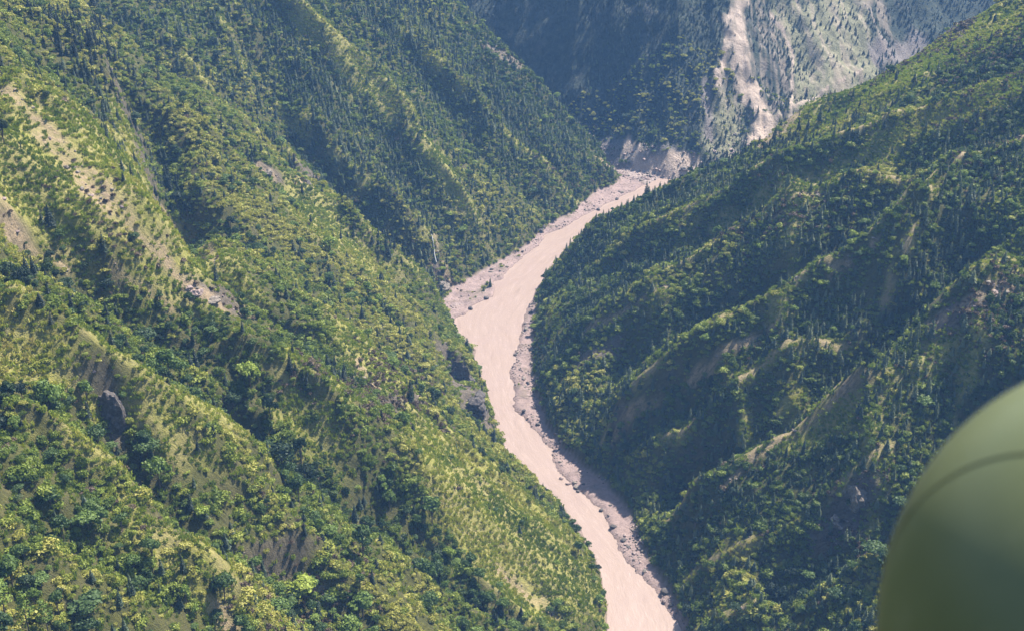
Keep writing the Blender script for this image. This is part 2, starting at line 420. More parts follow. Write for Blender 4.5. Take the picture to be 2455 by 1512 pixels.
def slope_material():
    k = NT('hillside cover')
    fl = k.n('Attribute', attribute_name='fall').outputs['Vector']; mp = k.n('Mapping'); mp.inputs['Scale'].default_value = (.55, .07, 1); k.l(fl, mp.inputs[0])
    rill = k.noise(1.0, 6, .68, mp.outputs[0], .5)
    n1 = k.noise(.045, 6, .65); n2 = k.math('ADD', k.math('MULTIPLY', k.noise(.35, 6, .7), .5), k.math('MULTIPLY', rill, .5)); n3 = k.noise(1.4, 3, .7)
    under = k.ramp(n2, [(.30, (.020, .022, .006)), (.5, (.058, .060, .014)), (.70, (.125, .118, .028))])
    under = k.mix(k.ramp(n1, [(.48, (0, 0, 0)), (.70, (.8, .8, .8))]), under, k.ramp(n3, [(.3, (.055, .048, .022)), (.7, (.13, .11, .05))]))
    grass = k.ramp(n2, [(.3, (.075, .09, .018)), (.48, (.20, .20, .04)), (.68, (.36, .32, .085))])
    grass = k.mix(k.ramp(n1, [(.35, (0, 0, 0)), (.65, (.55, .55, .55))]), grass, k.ramp(n3, [(.3, (.16, .13, .06)), (.7, (.36, .29, .15))]))
    gm = k.math('MULTIPLY', k.attr('grass'), k.ramp(n2, [(.22, (.35, .35, .35)), (.5, (1, 1, 1))]))
    c = k.mix(gm, under, grass)
    rock = k.ramp(n2, [(.3, (.04, .034, .026)), (.5, (.105, .085, .062)), (.72, (.22, .18, .135))])
    c = k.mix(k.attr('rock'), c, rock)
    soil = k.ramp(n3, [(.2, (.15, .11, .06)), (.5, (.29, .215, .13)), (.8, (.40, .31, .20))])
    c = k.mix(k.math('MULTIPLY', k.attr('soil'), k.ramp(n2, [(.38, (.1, .1, .1)), (.56, (1, 1, 1))])), c, soil)
    mud = k.ramp(k.noise(.22, 6, .7), [(.25, (.17, .124, .114)), (.5, (.27, .196, .176)), (.72, (.325, .238, .208))])
    mud = k.mix(k.ramp(n3, [(.5, (0, 0, 0)), (.72, (.7, .7, .7))]), mud, (.16, .13, .12))
    zz = k.n('SeparateXYZ'); k.l(k.n('NewGeometry').outputs['Position'], zz.inputs[0])
    wetn = k.math('ADD', zz.outputs[2], k.math('MULTIPLY', k.math('SUBTRACT', n3, .5), .8))
    mud = k.mix(k.ramp(wetn, [(.15, (.75, .75, .75)), (.55, (0, 0, 0))]), mud, (.15, .108, .09))
    c = k.mix(k.attr('mud'), c, mud)
    k.base(c)
    k.bump(k.math('ADD', n2, k.math('MULTIPLY', n3, .4)), .9, 2.5)
    return k.m
M_SLOPE = slope_material()

def far_material():
    k = NT('far mountain cover')
    fl = k.n('Attribute', attribute_name='fall').outputs['Vector']; mp = k.n('Mapping'); mp.inputs['Scale'].default_value = (.22, .03, 1); k.l(fl, mp.inputs[0])
    rill = k.noise(1.0, 6, .68, mp.outputs[0], .6)
    n1 = k.noise(.02, 6, .65); n2 = k.math('ADD', k.math('MULTIPLY', k.noise(.12, 6, .7), .9), k.math('MULTIPLY', rill, .1)); n3 = k.noise(.6, 4, .7)
    c = k.ramp(n2, [(.3, (.014, .022, .016)), (.5, (.036, .048, .032)), (.7, (.08, .085, .058))])
    rock = k.ramp(n3, [(.25, (.07, .062, .058)), (.5, (.17, .148, .135)), (.75, (.32, .275, .25))])
    c = k.mix(k.ramp(n1, [(.55, (0, 0, 0)), (.68, (.35, .35, .35))]), c, rock)
    c = k.mix(k.attr('grass'), c, k.ramp(n3, [(.3, (.10, .11, .06)), (.7, (.27, .25, .15))]))
    c = k.mix(k.attr('rock'), c, rock)
    soil = k.ramp(n3, [(.2, (.24, .185, .145)), (.5, (.40, .315, .25)), (.8, (.5, .40, .33))])
    c = k.mix(k.math('MULTIPLY', k.attr('soil'), k.ramp(n2, [(.25, (.35, .35, .35)), (.42, (1, 1, 1))])), c, soil)
    mud = k.ramp(n3, [(.25, (.2, .16, .145)), (.7, (.38, .30, .265))])
    c = k.mix(k.attr('mud'), c, mud)
    k.base(c); k.bump(k.math('ADD', n2, k.math('MULTIPLY', n3, .5)), .9, 5)
    return k.m
M_FAR = far_material()

def river_material():
    k = NT('silty river water')
    fl = k.n('Attribute', attribute_name='flow').outputs['Vector']
    mp = k.n('Mapping'); mp.inputs['Scale'].default_value = (.028, .22, 1); k.l(fl, mp.inputs[0])
    s1 = k.noise(1.0, 5, .62, mp.outputs[0], .8)
    s2 = k.noise(.035, 5, .6)
    c = k.ramp(s1, [(.20, (.185, .134, .107)), (.42, (.238, .174, .140)), (.60, (.254, .188, .153)), (.80, (.315, .240, .200))])
    c = k.mix(k.ramp(s2, [(.42, (0, 0, 0)), (.68, (.45, .45, .45))]), c, (.235, .170, .145))
    mp3 = k.n('Mapping'); mp3.inputs['Scale'].default_value = (.09, .8, 1); k.l(fl, mp3.inputs[0])
    c = k.mix(k.ramp(k.noise(1.0, 5, .65, mp3.outputs[0], 1.0), [(.56, (0, 0, 0)), (.74, (.5, .5, .5))]), c, (.40, .31, .265))
    k.base(c)
    k.b.inputs['Roughness'].default_value = .34; k.b.inputs['Specular IOR Level'].default_value = .35
    mp2 = k.n('Mapping'); mp2.inputs['Scale'].default_value = (.12, .4, 1); k.l(fl, mp2.inputs[0])
    k.bump(k.math('ADD', k.noise(1.0, 5, .65, mp2.outputs[0], 1.2), k.math('MULTIPLY', k.noise(.9, 3, .6), .3)), .22, 1.2)
    return k.m
M_RIVER = river_material()

def leaf_material(name, stops, spread=.22, transl=.28, warm=None):
    """foliage whose hue runs with each plant's own tint and a little with each leaf clump"""
    k = NT(name)
    t = k.attr('tint', 'INSTANCER')
    cl = k.n('TexNoise'); cl.inputs['Scale'].default_value = .9; cl.inputs['Detail'].default_value = 2
    tc = k.n('TexCoord'); k.l(tc.outputs['Object'], cl.inputs['Vector'])
    f = k.math('ADD', t, k.math('MULTIPLY', k.math('SUBTRACT', cl.outputs['Fac'], .5), spread), True)
    c = k.ramp(f, stops)
    k.base(c); k.b.inputs['Roughness'].default_value = .6; k.b.inputs['Specular IOR Level'].default_value = .25
    tr = k.n('BsdfTranslucent'); mx = k.n('MixShader'); mx.inputs[0].default_value = transl
    k.l(k.mix(1.0, c, (1.0, 1.1, .55), 'MULTIPLY'), tr.inputs['Color'])
    out = k.t.nodes['Material Output']
    k.l(k.b.outputs[0], mx.inputs[1]); k.l(tr.outputs[0], mx.inputs[2]); k.l(mx.outputs[0], out.inputs['Surface'])
    return k.m
M_BROAD = leaf_material('broadleaf foliage', [(0, (.016, .030, .014)), (.35, (.050, .085, .026)), (.65, (.105, .158, .032)), (.85, (.18, .24, .038)), (1, (.27, .32, .05))])
M_PINE = leaf_material('needle foliage', [(0, (.018, .030, .019)), (.5, (.060, .086, .048)), (.8, (.110, .138, .072)), (1, (.165, .19, .09))], .2, .2)
M_SHRUB = leaf_material('shrub foliage', [(0, (.028, .046, .012)), (.3, (.072, .108, .017)), (.6, (.140, .182, .024)), (.85, (.215, .245, .036)), (1, (.32, .30, .07))], .2, .3)
M_DRY = leaf_material('dry brown scrub', [(0, (.045, .032, .022)), (.5, (.10, .070, .045)), (1, (.19, .14, .085))], .2, .2)
M_GRASS = leaf_material('grass blades', [(0, (.085, .125, .016)), (.5, (.20, .245, .030)), (.8, (.33, .33, .06)), (1, (.42, .36, .13))], .2, .3)
def bark_material():
    k = NT('bark'); k.base(k.ramp(k.noise(3.0, 4, .7), [(.3, (.05, .038, .028)), (.7, (.16, .125, .095))])); return k.m
M_BARK = bark_material()
def rock_material(name, dark, mid, pale):
    k = NT(name)
    a = k.noise(.5, 6, .7); b = k.noise(2.2, 4, .7)
    c = k.ramp(a, [(.28, dark), (.5, mid), (.72, pale)])
    c = k.mix(k.ramp(b, [(.35, (.5, .5, .5)), (.6, (0, 0, 0))]), c, dark)
    k.base(c); k.bump(k.math('ADD', a, k.math('MULTIPLY', b, .5)), .8, .6); return k.m
M_ROCK = rock_material('weathered rock', (.06, .05, .042), (.17, .145, .12), (.34, .29, .235))
M_PALE = rock_material('silt covered rock', (.11, .083, .074), (.27, .205, .185), (.42, .325, .29))
M_DARK = rock_material('wet dark rock', (.03, .027, .026), (.085, .075, .07), (.17, .15, .135))
# ------------------------------------------------------------------ hillsides, far mountain, river
ny, nx = GZ.shape
IDX = np.arange(nx * ny).reshape(ny, nx)
QF = np.stack([IDX[:-1, :-1], IDX[:-1, 1:], IDX[1:, 1:], IDX[1:, :-1]], -1).reshape(-1, 4)
QR = GREG[:-1, :-1].reshape(-1)
V0 = np.stack([GX, GY, GZ], -1).reshape(-1, 3)
MUDM = np.clip(np.maximum(GFLAT, 1 - sstep(.2, 2.2, GZ + fbm(GX / 9, GY / 9, 5, 3) * 1.2)), 0, 1) * (1 - sstep(2.4, 4.6, GZ))
def sub_mesh(name, sel, mat):
    F = QF[sel]; used = np.unique(F); mp = np.zeros(nx * ny, np.int32); mp[used] = np.arange(len(used))
    me = mesh_np(name, V0[used], mp[F], [mat], True)
    for nm, A in (('soil', SOILM), ('rock', ROCKM), ('grass', GRASSM), ('mud', MUDM)):
        at = me.attributes.new(nm, 'FLOAT', 'POINT'); at.data.foreach_set('value', A.reshape(-1)[used].astype(np.float32))
    at = me.attributes.new('fall', 'FLOAT_VECTOR', 'POINT'); at.data.foreach_set('vector', np.stack([GU, GV, GREG * 300.0], -1).reshape(-1, 3)[used].astype(np.float32).ravel())
    return me
for name, r, mat in (('left_hillside', 0, M_SLOPE), ('upper_left_hillside', 1, M_SLOPE), ('right_hillside', 2, M_SLOPE), ('far_mountain', 3, M_FAR)):
    tag(add(name, sub_mesh(name, QR == r, mat)), kind='structure')

CENTRE = np.array([at_z(*p) for p in [(1560, 1700), (1545, 1500), (1490, 1340), (1380, 1215), (1265, 1080), (1210, 960), (1190, 850), (1185, 760), (1230, 680), (1320, 610), (1420, 540), (1560, 462), (1700, 430)]])
wet = (GZ < .5)
wsel = (wet[:-1, :-1] | wet[1:, :-1] | wet[:-1, 1:] | wet[1:, 1:]).reshape(-1)
F = QF[wsel]; used = np.unique(F); mp = np.zeros(nx * ny, np.int32); mp[used] = np.arange(len(used))
wv = V0[used].copy(); wv[:, 2] = 0
me = mesh_np('river', wv, mp[F], [M_RIVER], True)
q, par = seg_dist(wv[:, 0], wv[:, 1], CENTRE)
side = np.sign(wv[:, 0] - np.interp(wv[:, 1], np.sort(CENTRE[:, 1]), CENTRE[np.argsort(CENTRE[:, 1]), 0]))
at = me.attributes.new('flow', 'FLOAT_VECTOR', 'POINT')
at.data.foreach_set('vector', np.stack([par * 1100, q * side, par * 0], -1).astype(np.float32).ravel())
tag(add('river', me), kind='structure')
# ------------------------------------------------------------------ plant shapes (shared mesh data)
def cards(C, N, S, rng, tri=False, jit=.55, asp=1.0):
    """leaf clumps: one small bent card at each centre C, facing about N, of size S"""
    n = len(C)
    N = N + rng.normal(0, jit, (n, 3)); N /= np.linalg.norm(N, axis=1)[:, None] + 1e-9
    A = np.cross(N, rng.normal(0, 1, (n, 3))); A /= np.linalg.norm(A, axis=1)[:, None] + 1e-9
    B = np.cross(N, A)
    S = np.asarray(S)[:, None]
    e = lambda: rng.uniform(.7, 1.25, (n, 1))
    p0 = C - A * S * e() * asp; p1 = C - B * S * e() + N * S * .15; p2 = C + A * S * e() * asp; p3 = C + B * S * e() - N * S * .2
    V = np.stack([p0, p1, p2, p3], 1).reshape(-1, 3)
    return V, np.arange(4 * n).reshape(n, 4)

def sphere_pts(n, rng):
    v = rng.normal(0, 1, (n, 3)); return v / np.linalg.norm(v, axis=1)[:, None]

def tube(path, rad, k=6):
    V, F = [], []
    for i, (p, r) in enumerate(zip(path, rad)):
        for j in range(k):
            a = 2 * math.pi * j / k; V.append((p[0] + r * math.cos(a), p[1] + r * math.sin(a), p[2]))
    for i in range(len(path) - 1):
        for j in range(k):
            F.append((i * k + j, i * k + (j + 1) % k, (i + 1) * k + (j + 1) % k, (i + 1) * k + j))
    return V, F
def join(parts):
    V, F, o = [], [], 0
    for v, f in parts:
        V.append(np.asarray(v, float)); F.append(np.asarray(f) + o); o += len(v)
    return np.vstack(V), np.vstack(F)

def broadleaf(seed, n=1500, h=11.0, spread=4.3, lobes=9, bole=.28, csize=.44):
    r = np.random.default_rng(seed)
    L = []
    for i in range(lobes):
        a = i * 2.4 + r.uniform(-.5, .5); q = r.uniform(.15, .72) * spread if i else 0
        zc = h * (bole + .30 + (1 - (q / spread) ** 2) * .26 + r.uniform(-.10, .06))
        L.append((np.array([q * math.cos(a), q * math.sin(a), zc]), r.uniform(.30, .48) * spread * (1 - .25 * q / spread)))
    C, N, S = [], [], []
    w = np.array([l[1] ** 2 for l in L]); w /= w.sum()
    for (c, rad), k in zip(L, (w * n).astype(int)):
        d = sphere_pts(k, r); d[:, 2] = np.where(d[:, 2] < -.35, -d[:, 2] * .6, d[:, 2])
        R = rad * (1 + .22 * np.sin(d[:, 0] * 5 + seed) * np.sin(d[:, 1] * 6) + r.normal(0, .17, k))
        P = c + d * R[:, None] * np.array([1, 1, .82])
        C.append(P); N.append(d); S.append(r.uniform(.6, 1.35, k) * csize)
    cv = cards(np.vstack(C), np.vstack(N), np.concatenate(S), r)
    parts = [tube([(0, 0, -1.5), (.05, .02, h * bole * .6), (.15, -.1, h * (bole + .3)), (.1, .1, h * .78)], [.30, .22, .15, .04])]
    for (c, rad) in L[1:6]:
        parts.append(tube([(0.05, 0, h * bole * .75), tuple(c * np.array([.5, .5, .86])), tuple(c)], [.13, .09, .03], 4))
    return cv, join(parts)

def pine(seed, n=620, h=12.0, rad=2.3, bole=.16, csize=.44):
    r = np.random.default_rng(seed)
    tiers = 9; C, N, S = [], [], []
    for i in range(tiers):
        f = i / (tiers - 1); z = h * (bole + (1 - bole) * f); R = rad * (1 - f) ** .8 + .18
        k = max(int(n / tiers * (1.5 - f * 1.05)), 8); a = r.uniform(0, 6.283, k)
        arms = np.round(a / 6.283 * 6) / 6 * 6.283 + r.normal(0, .30, k) + i
        q = np.sqrt(r.uniform(.08, 1, k)) * R * r.uniform(.8, 1.15, k)
        C.append(np.stack([q * np.cos(arms), q * np.sin(arms), z - q * .30 + r.normal(0, .22, k)], -1))
        N.append(np.stack([np.cos(arms) * .75, np.sin(arms) * .75, np.full(k, .75)], -1)); S.append(r.uniform(.6, 1.3, k) * csize * (1.15 - .55 * f))
    cv = cards(np.vstack(C), np.vstack(N), np.concatenate(S), r, jit=.4)
    return cv, tube([(0, 0, -1.5), (0, 0, h * .4), (0, 0, h * .98)], [.24, .16, .03])

def tall_pine(seed, n=520, h=19.0, rad=3.2):
    """bare trunk, open rounded head"""
    r = np.random.default_rng(seed); C, N, S = [], [], []; br = []
    for i in range(13):
        f = i / 12; z = h * (.46 + .52 * f); a = i * 2.4 + r.uniform(-.4, .4); R = rad * (1 - .72 * f) * r.uniform(.7, 1.1)
        c = np.array([R * .75 * math.cos(a), R * .75 * math.sin(a), z]); k = n // 13
        d = sphere_pts(k, r); C.append(c + d * np.array([1, 1, .55]) * (R * .5 + .45)); d[:, 2] = np.abs(d[:, 2]) + .2; N.append(d); S.append(r.uniform(.5, 1.1, k) * .42)
        br.append(tube([(0, 0, z - .8), tuple(c)], [.07, .03], 4))
    cv = cards(np.vstack(C), np.vstack(N), np.concatenate(S), r)
    return cv, join([tube([(0, 0, -1.5), (.1, 0, h * .4), (0, .1, h * .96)], [.30, .22, .05])] + br)

def shrub(seed, n=300, rad=1.7, hz=1.35, csize=.29):
    r = np.random.default_rng(seed); C, N, S = [], [], []
    for i in range(5):
        a = i * 1.9 + r.uniform(0, 1); c = np.array([math.cos(a), math.sin(a), 0]) * rad * r.uniform(.1, .55); c[2] = hz * r.uniform(.25, .6)
        k = n // 5; d = sphere_pts(k, r); d[:, 2] = np.abs(d[:, 2]) * 1.0 - .15
        R = rad * r.uniform(.42, .62) * (1 + r.normal(0, .16, k)); C.append(c + d * R[:, None] * np.array([1, 1, hz / rad * 1.25])); N.append(d); S.append(r.uniform(.5, 1.4, k) * csize)
    return cards(np.vstack(C), np.vstack(N), np.concatenate(S), r, jit=.7)

def tuft(seed, n=34, rad=1.5, hz=1.35):
    r = np.random.default_rng(seed); V, F = [], []
    for i in range(n):
        a = r.uniform(0, 6.283); q = math.sqrt(r.uniform(0, 1)) * rad; b = r.uniform(0, 6.283); l = hz * r.uniform(.5, 1.2); wd = r.uniform(.12, .32)
        x, y = q * math.cos(a), q * math.sin(a); lean = r.uniform(.15, .7)
        ex, ey = x + math.cos(b) * lean * l, y + math.sin(b) * lean * l
        px, py = -math.sin(b) * wd, math.cos(b) * wd
        o = len(V); V += [(x - px, y - py, -.35), (x + px, y + py, -.35), ((x + ex) / 2 + px, (y + ey) / 2 + py, l * .75), (ex, ey, l)]; F.append((o, o + 1, o + 2, o + 3))
    return np.array(V), np.array(F)

def me_of(name, vf, mat): return mesh_np(name, vf[0], vf[1], [mat])
BROAD = []
for i, kw in enumerate([dict(), dict(h=9.5, spread=4.6, lobes=10), dict(h=12.5, spread=4.0, lobes=11, bole=.34), dict(h=8.0, spread=3.6, lobes=7, bole=.2), dict(h=10.5, spread=5.0, lobes=12), dict(h=7.0, spread=3.9, lobes=8, bole=.14), dict(h=11.5, spread=2.7, lobes=9, bole=.2), dict(h=9, spread=4.8, lobes=14, bole=.3, n=1000)]):
    c, t = broadleaf(20 + i, **kw); BROAD.append((me_of('crown', c, M_BROAD), me_of('trunk', t, M_BARK), kw.get('h', 11)))
PINES = []
for i, kw in enumerate([dict(), dict(h=10, rad=2.0), dict(h=13.5, rad=2.6, bole=.22), dict(h=8.5, rad=2.1, bole=.1), dict(h=11, rad=1.7)]):
    c, t = pine(50 + i, **kw); PINES.append((me_of('crown', c, M_PINE), me_of('trunk', t, M_BARK), kw.get('h', 12)))
TALL = []
for i in range(3):
    c, t = tall_pine(70 + i); TALL.append((me_of('crown', c, M_BROAD), me_of('trunk', t, M_BARK), 19))
SHRUBS = [me_of('shrub', shrub(80 + i, rad=1.4 + .25 * i, hz=1.2 + .18 * (i % 3)), M_SHRUB) for i in range(5)]
DRY = [me_of('dry', shrub(180 + i, n=200, rad=1.4 + .2 * i, hz=1.3, csize=.26), M_DRY) for i in range(3)]
TUFTS = [me_of('tuft', tuft(90 + i), M_GRASS) for i in range(4)]

# ------------------------------------------------------------------ where plants grow
def jgrid(step, x0, x1, y0, y1, seed):
    r = np.random.default_rng(seed)
    x, y = np.meshgrid(np.arange(x0, x1, step), np.arange(y0, y1, step)); x = x.ravel(); y = y.ravel()
    x = x + r.uniform(-.5, .5, x.shape) * step; y = y + r.uniform(-.5, .5, y.shape) * step
    z = ground(x, y); px, py, f = project(x, y, z)
    k = (f > 50) & (px > -330) & (px < 2790) & (py > -240) & (py < 1860)
    return x[k], y[k], z[k], r
def site(x, y, z):
    return dict(reg=read(GREG, x, y), soil=read(SOILM, x, y), rock=read(ROCKM, x, y), grass=read(GRASSM, x, y), mud=np.maximum(read(MUDM, x, y), 1 - sstep(1.2, 2.6, z)), steep=read(STEEP, x, y))
GULLY = GZ * 0
_k = 9                                                          # hollows: ground that lies below its surroundings
_b = GZ.copy()
for ax in (0, 1):
    cs = np.cumsum(np.insert(_b, 0, 0, axis=ax), axis=ax)
    n_ = _b.shape[ax]; i0 = np.clip(np.arange(n_) - _k, 0, n_); i1 = np.clip(np.arange(n_) + _k + 1, 0, n_)
    _b = (np.take(cs, i1, ax) - np.take(cs, i0, ax)) / (i1 - i0).reshape((-1, 1) if ax == 0 else (1, -1))
GULLY = np.clip((_b - GZ) / 5, -1, 1)

def thin(s):                 # how much of the ground carries woody plants
    return np.clip(1 - s['soil'] * 1.3, 0, 1) * np.clip(1 - s['mud'] * 1.6, 0, 1) * np.clip(1 - s['rock'] * .75, 0, 1)
CONIFER_PX = [[(560, -60), (700, 60), (960, 330), (1040, 480), (1040, 560), (900, 460), (760, 330), (600, 120)], [(780, -60), (1010, -20), (1180, 190), (1390, 330), (1440, 420), (1240, 420), (1100, 300), (930, 150)],
              [(60, 60), (220, 30), (330, 260), (420, 480), (330, 470), (200, 240)], [(820, 520), (900, 470), (1060, 620), (1080, 700), (940, 640)]]
CONIF = np.zeros(GX.shape)
for k, P in enumerate(CONIFER_PX): CONIF = np.maximum(CONIF, patch(GX, GY, P, 14, 400 + k))

def pick(p, r): return r.uniform(0, 1, p.shape) < p
plants = {}
BB = (-640, 720, 250, 1660)
# broadleaf trees
x, y, z, r = jgrid(5.6, *BB, 1); s = site(x, y, z)
den = vnoise(x / 48, y / 48, 401) * .6 + vnoise(x / 17, y / 17, 402) * .4
g = read(GULLY, x, y)
p = np.where(s['reg'] == 0, .03 + .6 * sstep(.54, .74, den + g * .34 + .13 * sstep(780, 480, y)), np.where(s['reg'] == 1, .16 + .3 * sstep(.5, .7, den), np.where(s['reg'] == 2, .04 + .45 * sstep(.46, .68, den + g * .18 + .20 * sstep(820, 640, y)), .05)))
p = np.maximum(p, .75 * patch(x, y, [(1610, 1540), (1740, 1440), (1900, 1385), (2160, 1330), (2200, 1560)], 10, 405))
p = p * thin(s) * (1 - .82 * s['grass']) * np.clip(1 - read(CONIF, x, y) * .8, 0, 1) * np.clip(1.9 - s['steep'] * .5, .25, 1)
k = pick(p * .95, r)
x, y, z = x[k], y[k], z[k]
big = vnoise(x / 60, y / 60, 403)
plants['broad'] = dict(x=x, y=y, z=z, s=np.clip(r.lognormal(-.52, .42, len(x)) * (.72 + .5 * big), .26, 1.45) * np.where(s['reg'][k] == 2, .9, 1.0) * (.84 + .36 * sstep(760, 500, y)),
                       t=np.clip(.50 + .7 * (vnoise(x / 60, y / 60, 404) - .5) + .5 * (vnoise(x / 160, y / 160, 406) - .5) + r.normal(0, .18, len(x)) - np.where(s['reg'][k] == 2, .06, 0), 0, .98), v=r.integers(0, 8, len(x)))
# conifers
x, y, z, r = jgrid(4.3, *BB, 2); s = site(x, y, z); c = read(CONIF, x, y)
den = vnoise(x / 40, y / 40, 411)
p = np.maximum(c * .92, np.where(s['reg'] == 1, .34, np.where(s['reg'] == 2, .22 + .45 * sstep(.4, .7, den), .04 + .12 * sstep(.5, .8, den)))) * thin(s) * (1 - .85 * s['grass'])
k = pick(p, r) & (s['reg'] != 3); x, y, z = x[k], y[k], z[k]
fx, fy, fz, r2 = jgrid(4.2, -160, 760, 1490, 2180, 12); fs = site(fx, fy, fz)
fk = pick(thin(fs) * (.35 + .6 * sstep(.35, .6, vnoise(fx / 30, fy / 45, 416))) * (1 - .5 * fs['grass']), r2) & (fs['reg'] == 3)
x, y, z = np.r_[x, fx[fk]], np.r_[y, fy[fk]], np.r_[z, fz[fk]]
plants['pine'] = dict(x=x, y=y, z=z, s=np.clip(r.lognormal(-.52, .28, len(x)), .3, 1.1) * np.where(read(GREG, x, y) == 3, .72, 1), t=np.clip(.55 + .7 * (vnoise(x / 60, y / 60, 414) - .5) + r.normal(0, .16, len(x)) - .3 * (read(GREG, x, y) == 0) - .38 * (read(GREG, x, y) == 3) + .08 * (read(GREG, x, y) == 2), 0, 1), v=r.integers(0, 5, len(x)))
# shrubs
x, y, z, r = jgrid(2.45, *BB, 3); s = site(x, y, z)
den = vnoise(x / 22, y / 22, 421) * .5 + vnoise(x / 8, y / 8, 422) * .5
p = np.where(s['reg'] == 0, .25 + .62 * sstep(.35, .6, den), np.where(s['reg'] == 1, .3 + .3 * den, np.where(s['reg'] == 2, .30 + .55 * sstep(.36, .6, den), .22)))
p = p * thin(s) * (1 - .60 * s['grass'])
k = pick(p, r); x, y, z = x[k], y[k], z[k]
tone = .74 + .7 * (vnoise(x / 55, y / 55, 423) - .5) + .6 * (vnoise(x / 150, y / 150, 424) - .5) + .25 * s['grass'][k] + np.where(s['reg'][k] == 1, -.12, np.where(s['reg'][k] == 2, -.10, 0.02)) - .12 * read(GULLY, x, y)  # shrubs turn a little darker in hollows
plants['shrub'] = dict(x=x, y=y, z=z, s=np.clip(r.lognormal(0, .40, len(x)), .4, 2.4) * (1 - .42 * s['grass'][k]), t=np.clip(tone + r.normal(0, .16, len(x)), 0, 1), v=r.integers(0, 5, len(x)))
# grass tufts
x, y, z, r = jgrid(2.0, *BB, 4); s = site(x, y, z)
p = (.25 + .7 * s['grass']) * np.clip(1 - s['soil'] * .95, 0, 1) * np.clip(1 - s['mud'] * 1.5, 0, 1) * np.clip(1 - s['rock'] * .7, 0, 1) * (.5 + .5 * sstep(.3, .6, vnoise(x / 12, y / 12, 433)))
k = pick(p, r) & (s['reg'] != 3); x, y, z = x[k], y[k], z[k]
plants['grass'] = dict(x=x, y=y, z=z, s=r.uniform(.6, 1.3, len(x)), t=np.clip(.42 + .7 * (vnoise(x / 40, y / 40, 434) - .5) + r.normal(0, .14, len(x)) + .1 * s['grass'][k], 0, 1), v=r.integers(0, 4, len(x)))
# dry brown scrub
x, y, z, r = jgrid(2.8, *BB, 5); s = site(x, y, z)
dry = np.zeros(x.shape)
for kk, P in enumerate([[(2250, 130), (2454, 60), (2454, 440), (2330, 420), (2280, 260)], [(2040, 160), (2200, 80), (2330, 70), (2240, 140), (2100, 200)], [(2260, 760), (2454, 640), (2454, 860), (2350, 900)], [(1560, 600), (1900, 470), (2100, 420), (2100, 520), (1800, 640)],
                        [(700, 900), (1010, 900), (1050, 1000), (900, 1010)], [(230, 430), (330, 600), (250, 620), (140, 460)], [(980, 560), (1100, 620), (1110, 730), (1030, 660)], [(1380, 480), (1480, 440), (1440, 400), (1300, 420)], [(640, 1300), (900, 1330), (860, 1512), (640, 1512)], [(1960, 1130), (2120, 1130), (2100, 1300), (1940, 1300)]]):
    dry = np.maximum(dry, patch(x, y, P, 12, 480 + kk))
p = np.maximum(dry * .5, .05 * sstep(.6, .8, vnoise(x / 30, y / 30, 481))) * np.clip(1 - s['mud'] * 1.5, 0, 1)
k = pick(p, r) & (s['reg'] != 3); x, y, z = x[k], y[k], z[k]
plants['dry'] = dict(x=x, y=y, z=z, s=np.clip(r.lognormal(0, .3, len(x)), .5, 2.0), t=np.clip(r.normal(.5, .22, len(x)), 0, 1), v=r.integers(0, 3, len(x)))
for d in plants.values(): d['rz'] = RNG.uniform(0, 6.283, len(d['x']))

